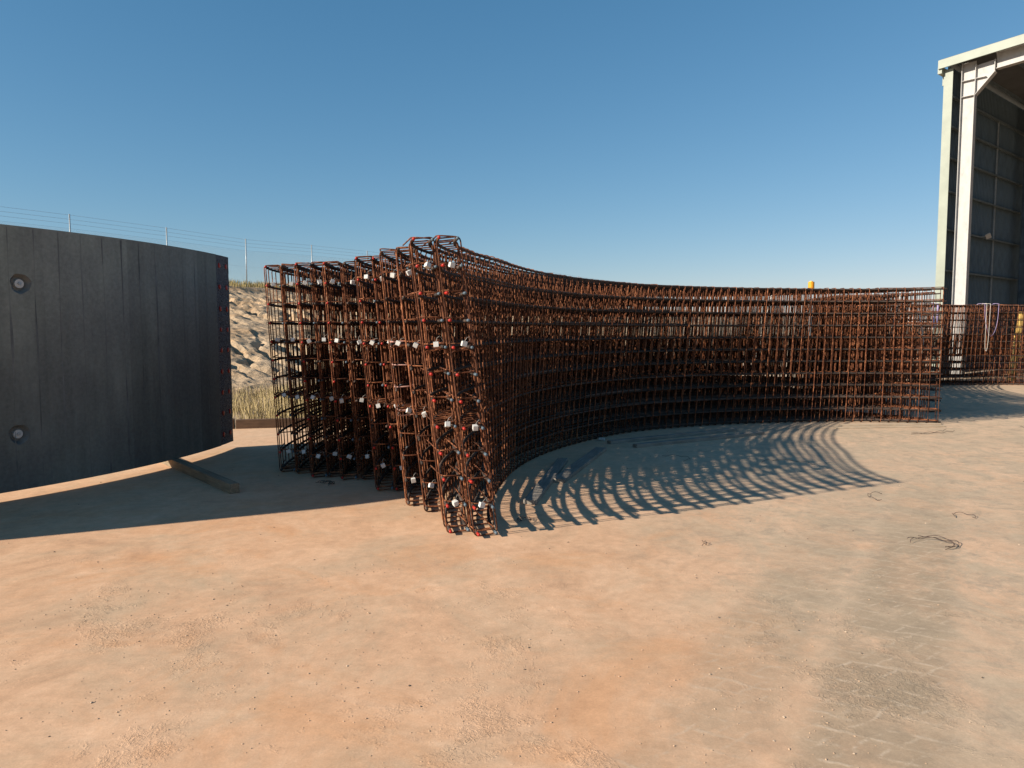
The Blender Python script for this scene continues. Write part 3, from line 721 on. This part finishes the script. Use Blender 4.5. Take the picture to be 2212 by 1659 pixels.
# ------------------------------------------------------------------ things behind the cages
yp = empty('yellow_stand', (16.55, 24.0, 0), .2); tag(yp, 'yellow tapered steel stand behind the far cages at the right frame edge', 'steel stand')
for s in (-1, 1):
    v = [(s*.42-.09,-.09,0),(s*.42+.09,-.09,0),(s*.42+.09,.09,0),(s*.42-.09,.09,0),(s*.14-.05,-.05,2.15),(s*.14+.05,-.05,2.15),(s*.14+.05,.05,2.15),(s*.14-.05,.05,2.15)]
    MB().add(v, [(0,3,2,1),(4,5,6,7),(0,1,5,4),(1,2,6,5),(2,3,7,6),(3,0,4,7)]).obj('leg', M['yellow'], yp)
MB().box(-.40,.40,-.03,.03,.75,.87).obj('cross_bar', M['yellow'], yp)
MB().box(-.20,.20,-.06,.06,2.151,2.22).obj('top_plate', M['yellow'], yp)
bp = empty('beacon_mast', (6.86, 17.1, 0)); tag(bp, 'amber beacon on a thin mast poking above the near row of cages', 'beacon')
MB().tube([(0,0,0),(0,0,2.56)], .03, 8).obj('mast', M['galv'], bp, True)
MB().tube([(0,0,2.561),(0,0,2.60),(0,0,2.72),(0,0,2.74)], .068, 12).obj('lens', M['orange'], bp)
MB().tube([(0,0,2.741),(0,0,2.76)], .035, 12).obj('cap', M['yellow'], bp)
MB().box(-.2,.2,-.2,.2,0,.02).obj('base_plate', M['galv'], bp)

brace('diagonal_bar', (5.35,14.35,.9), (5.75,14.35,2.2), 'pale ribbed bar leaning right in the gap of the cages near the beacon')
brace('diagonal_bar', (4.62,14.2,.9), (4.95,14.2,2.3), 'pale ribbed bar leaning right, leftmost of the pale bars seen through the cages')
brace('diagonal_bar', (5.62,14.3,1.1), (5.32,14.3,2.25), 'pale ribbed bar leaning left across the pale one behind it')
brace('diagonal_bar', (7.2,14.2,1.4), (7.5-.1,14.2,2.3), 'pale ribbed bar leaning right nearest the right end of the near row')
brace('diagonal_bar', (8.0-.25,13.95,1.35), (7.62,13.95,2.05), 'dark ribbed bar leaning left near the right end of the near row', mat='galv')

# ------------------------------------------------------------------ planks and battens on the slab
import sys
F_=1600.; T_=math.atan(117.5/F_)
timber('plank', (.17,6.90), (.64,9.2), .13, .045, M['timber_grey'], 'grey plank in the barred shadow, the one nearer the cages', 'plank', group='grey planks in the cage shadow')
timber('plank', (.50,7.90), (1.22,10.05), .15, .045, M['timber_grey'], 'grey plank in the barred shadow with its near end in sunlight', 'plank', z=.0, group='grey planks in the cage shadow')
timber('timber_length', (1.40,10.62), (3.65,12.0), .09, .05, M['timber_grey'], 'long dark timber along the foot of the cages in shade', 'timber', group='long timbers in the cage shade')
timber('timber_length', (1.72,10.30), (3.95,11.6), .09, .05, M['timber_grey'], 'long dark timber in shade, the one farther from the cages', 'timber', group='long timbers in the cage shade')
timber('batten', (5.62,12.62), (7.46,12.80), .05, .03, M['timber_pale'], 'pale batten on the sunlit slab touching the foot of the near row', 'batten', group='pale battens on the slab')
timber('batten', (5.40,12.28), (7.35,12.50), .05, .03, M['timber_pale'], 'pale batten on the sunlit slab, the one nearer the viewer', 'batten', group='pale battens on the slab')
o = link('loose_spacer', blk); o.location = (1.34,10.95,.026); o.scale = (2.2,1,1); o.rotation_euler = (0,0,-.5); tag(o, 'loose pale spacer block on the shaded slab near the cage foot', 'block')

# wire scraps
def wire(p, L, curl, label, r=.0022, n=22, strands=1, seed=1, z=.004):
    rn = random.Random(seed); mb = MB()
    for s in range(strands):
        a = rn.uniform(0,.6)+curl[1]; x, y = p; pts = []
        for i in range(n):
            pts.append((x, y, z+abs(.018*math.sin(i*.5+s))+s*.004)); a += curl[0]/n*rn.uniform(.3,1.8); x += math.cos(a)*L/n; y += math.sin(a)*L/n
        mb.tube(pts, r, 5)
    o = mb.obj('wire_scrap', M['wire'], None, True); tag(o, label, 'wire scrap', 'scraps of tie wire on the slab'); return o
wire((3.25,5.45), .62, (3.4,-.2), 'hooked bundle of black tie wire on the bare slab at far right', .0022, strands=3, seed=3)
wire((3.72,7.35), .5, (2.4,2.4), 'thin curled wire on the slab above the hooked bundle', seed=5)
wire((3.9,6.4), .45, (-4.5,1.5), 'thin looped wire lying between the hooked bundle and the shadow tip', seed=6)
wire((1.45,5.55), .14, (3.,-.3), 'tiny hooked wire just in front of the barred shadow', seed=8)
wire((6.3,11.6), 1.0, (.8,-.3), 'long rusty wire on the sunlit slab before the pale battens', .003, strands=2, seed=9)
wire((8.3,11.9), .8, (2.,-.2), 'rusty wire right of the near row foot', .003, strands=2, seed=12)
wire((2.15,9.2), .7, (3.5,.1), 'dark curled wire in the shade beside the planks', seed=14)
wire((3.1,9.1), .9, (-2.5,.4), 'longest dark wire in the middle of the cage shade', seed=15)
wire((.15,6.25), .3, (5,.2), 'small tangle of wire at the foot of the nearest cage', .002, strands=3, seed=17)
wire((-1.95,7.75), .3, (4,.2), 'dark tangle of wire in the panel shadow under the left cages', .003, strands=4, seed=18)

# pebbles and grit: uncountable
def rocks(name, n, gen, smin, smax, mat, label, seed):
    rn = random.Random(seed); V_ = []; F_s = []
    base = [(1,0,0),(-1,0,0),(0,1,0),(0,-1,0),(0,0,1),(0,0,-.4),(.6,.6,.5),(-.6,.55,.45),(-.5,-.6,.6),(.6,-.55,.4)]
    bm = bmesh.new(); 
    for p in base: bm.verts.new(p)
    bmesh.ops.convex_hull(bm, input=bm.verts[:]); bm.verts.ensure_lookup_table(); bmesh.ops.triangulate(bm, faces=bm.faces[:])
    bv = [v.co.copy() for v in bm.verts]; bf = [tuple(v.index for v in f.verts) for f in bm.faces]; bm.free()
    for _ in range(n):
        x, y = gen(rn); s = smin+(smax-smin)*rn.random()**4; sc_ = (s*rn.uniform(.6,1.3), s*rn.uniform(.6,1.3), s*rn.uniform(.4,.8)); a = rn.uniform(0,6.3); ca, sa_ = math.cos(a), math.sin(a)
        b = len(V_)
        for p in bv:
            q = (p.x*sc_[0]*rn.uniform(.8,1.2), p.y*sc_[1]*rn.uniform(.8,1.2), p.z*sc_[2]); V_.append((x+q[0]*ca-q[1]*sa_, y+q[0]*sa_+q[1]*ca, q[2]+sc_[2]*.3))
        F_s += [tuple(i+b for i in f) for f in bf]
    tag(MB().add(V_, F_s).obj(name, mat), label, 'pebbles', kind='stuff')
def anyw(rn):
    d = 2.4+rn.random()**.8*9; return (rn.uniform(-.75,.75)*d, d)
cl = [(random.uniform(-2.4,2.4), random.uniform(2.6,5.2), random.uniform(.08,.30)) for _ in range(26)]+[(-2.6,4.0,.35),(-2.2,3.7,.25),(-.9,2.75,.2)]
def clus(rn):
    c = rn.choice(cl); return (c[0]+rn.gauss(0,c[2]*2.2), c[1]+rn.gauss(0,c[2]*1.5))
rocks('dark_pebbles', 420, anyw, .0015, .009, M['stone'], 'small dark pebbles scattered over the open slab', 1)
rocks('pale_grit', 700, anyw, .0015, .008, M['stone2'], 'small sand-coloured stones scattered over the open slab', 2)
rocks('mud_crumbs', 3600, clus, .0012, .006, M['mud'], 'crusty patches of dried mud crumbs on the near slab', 3)
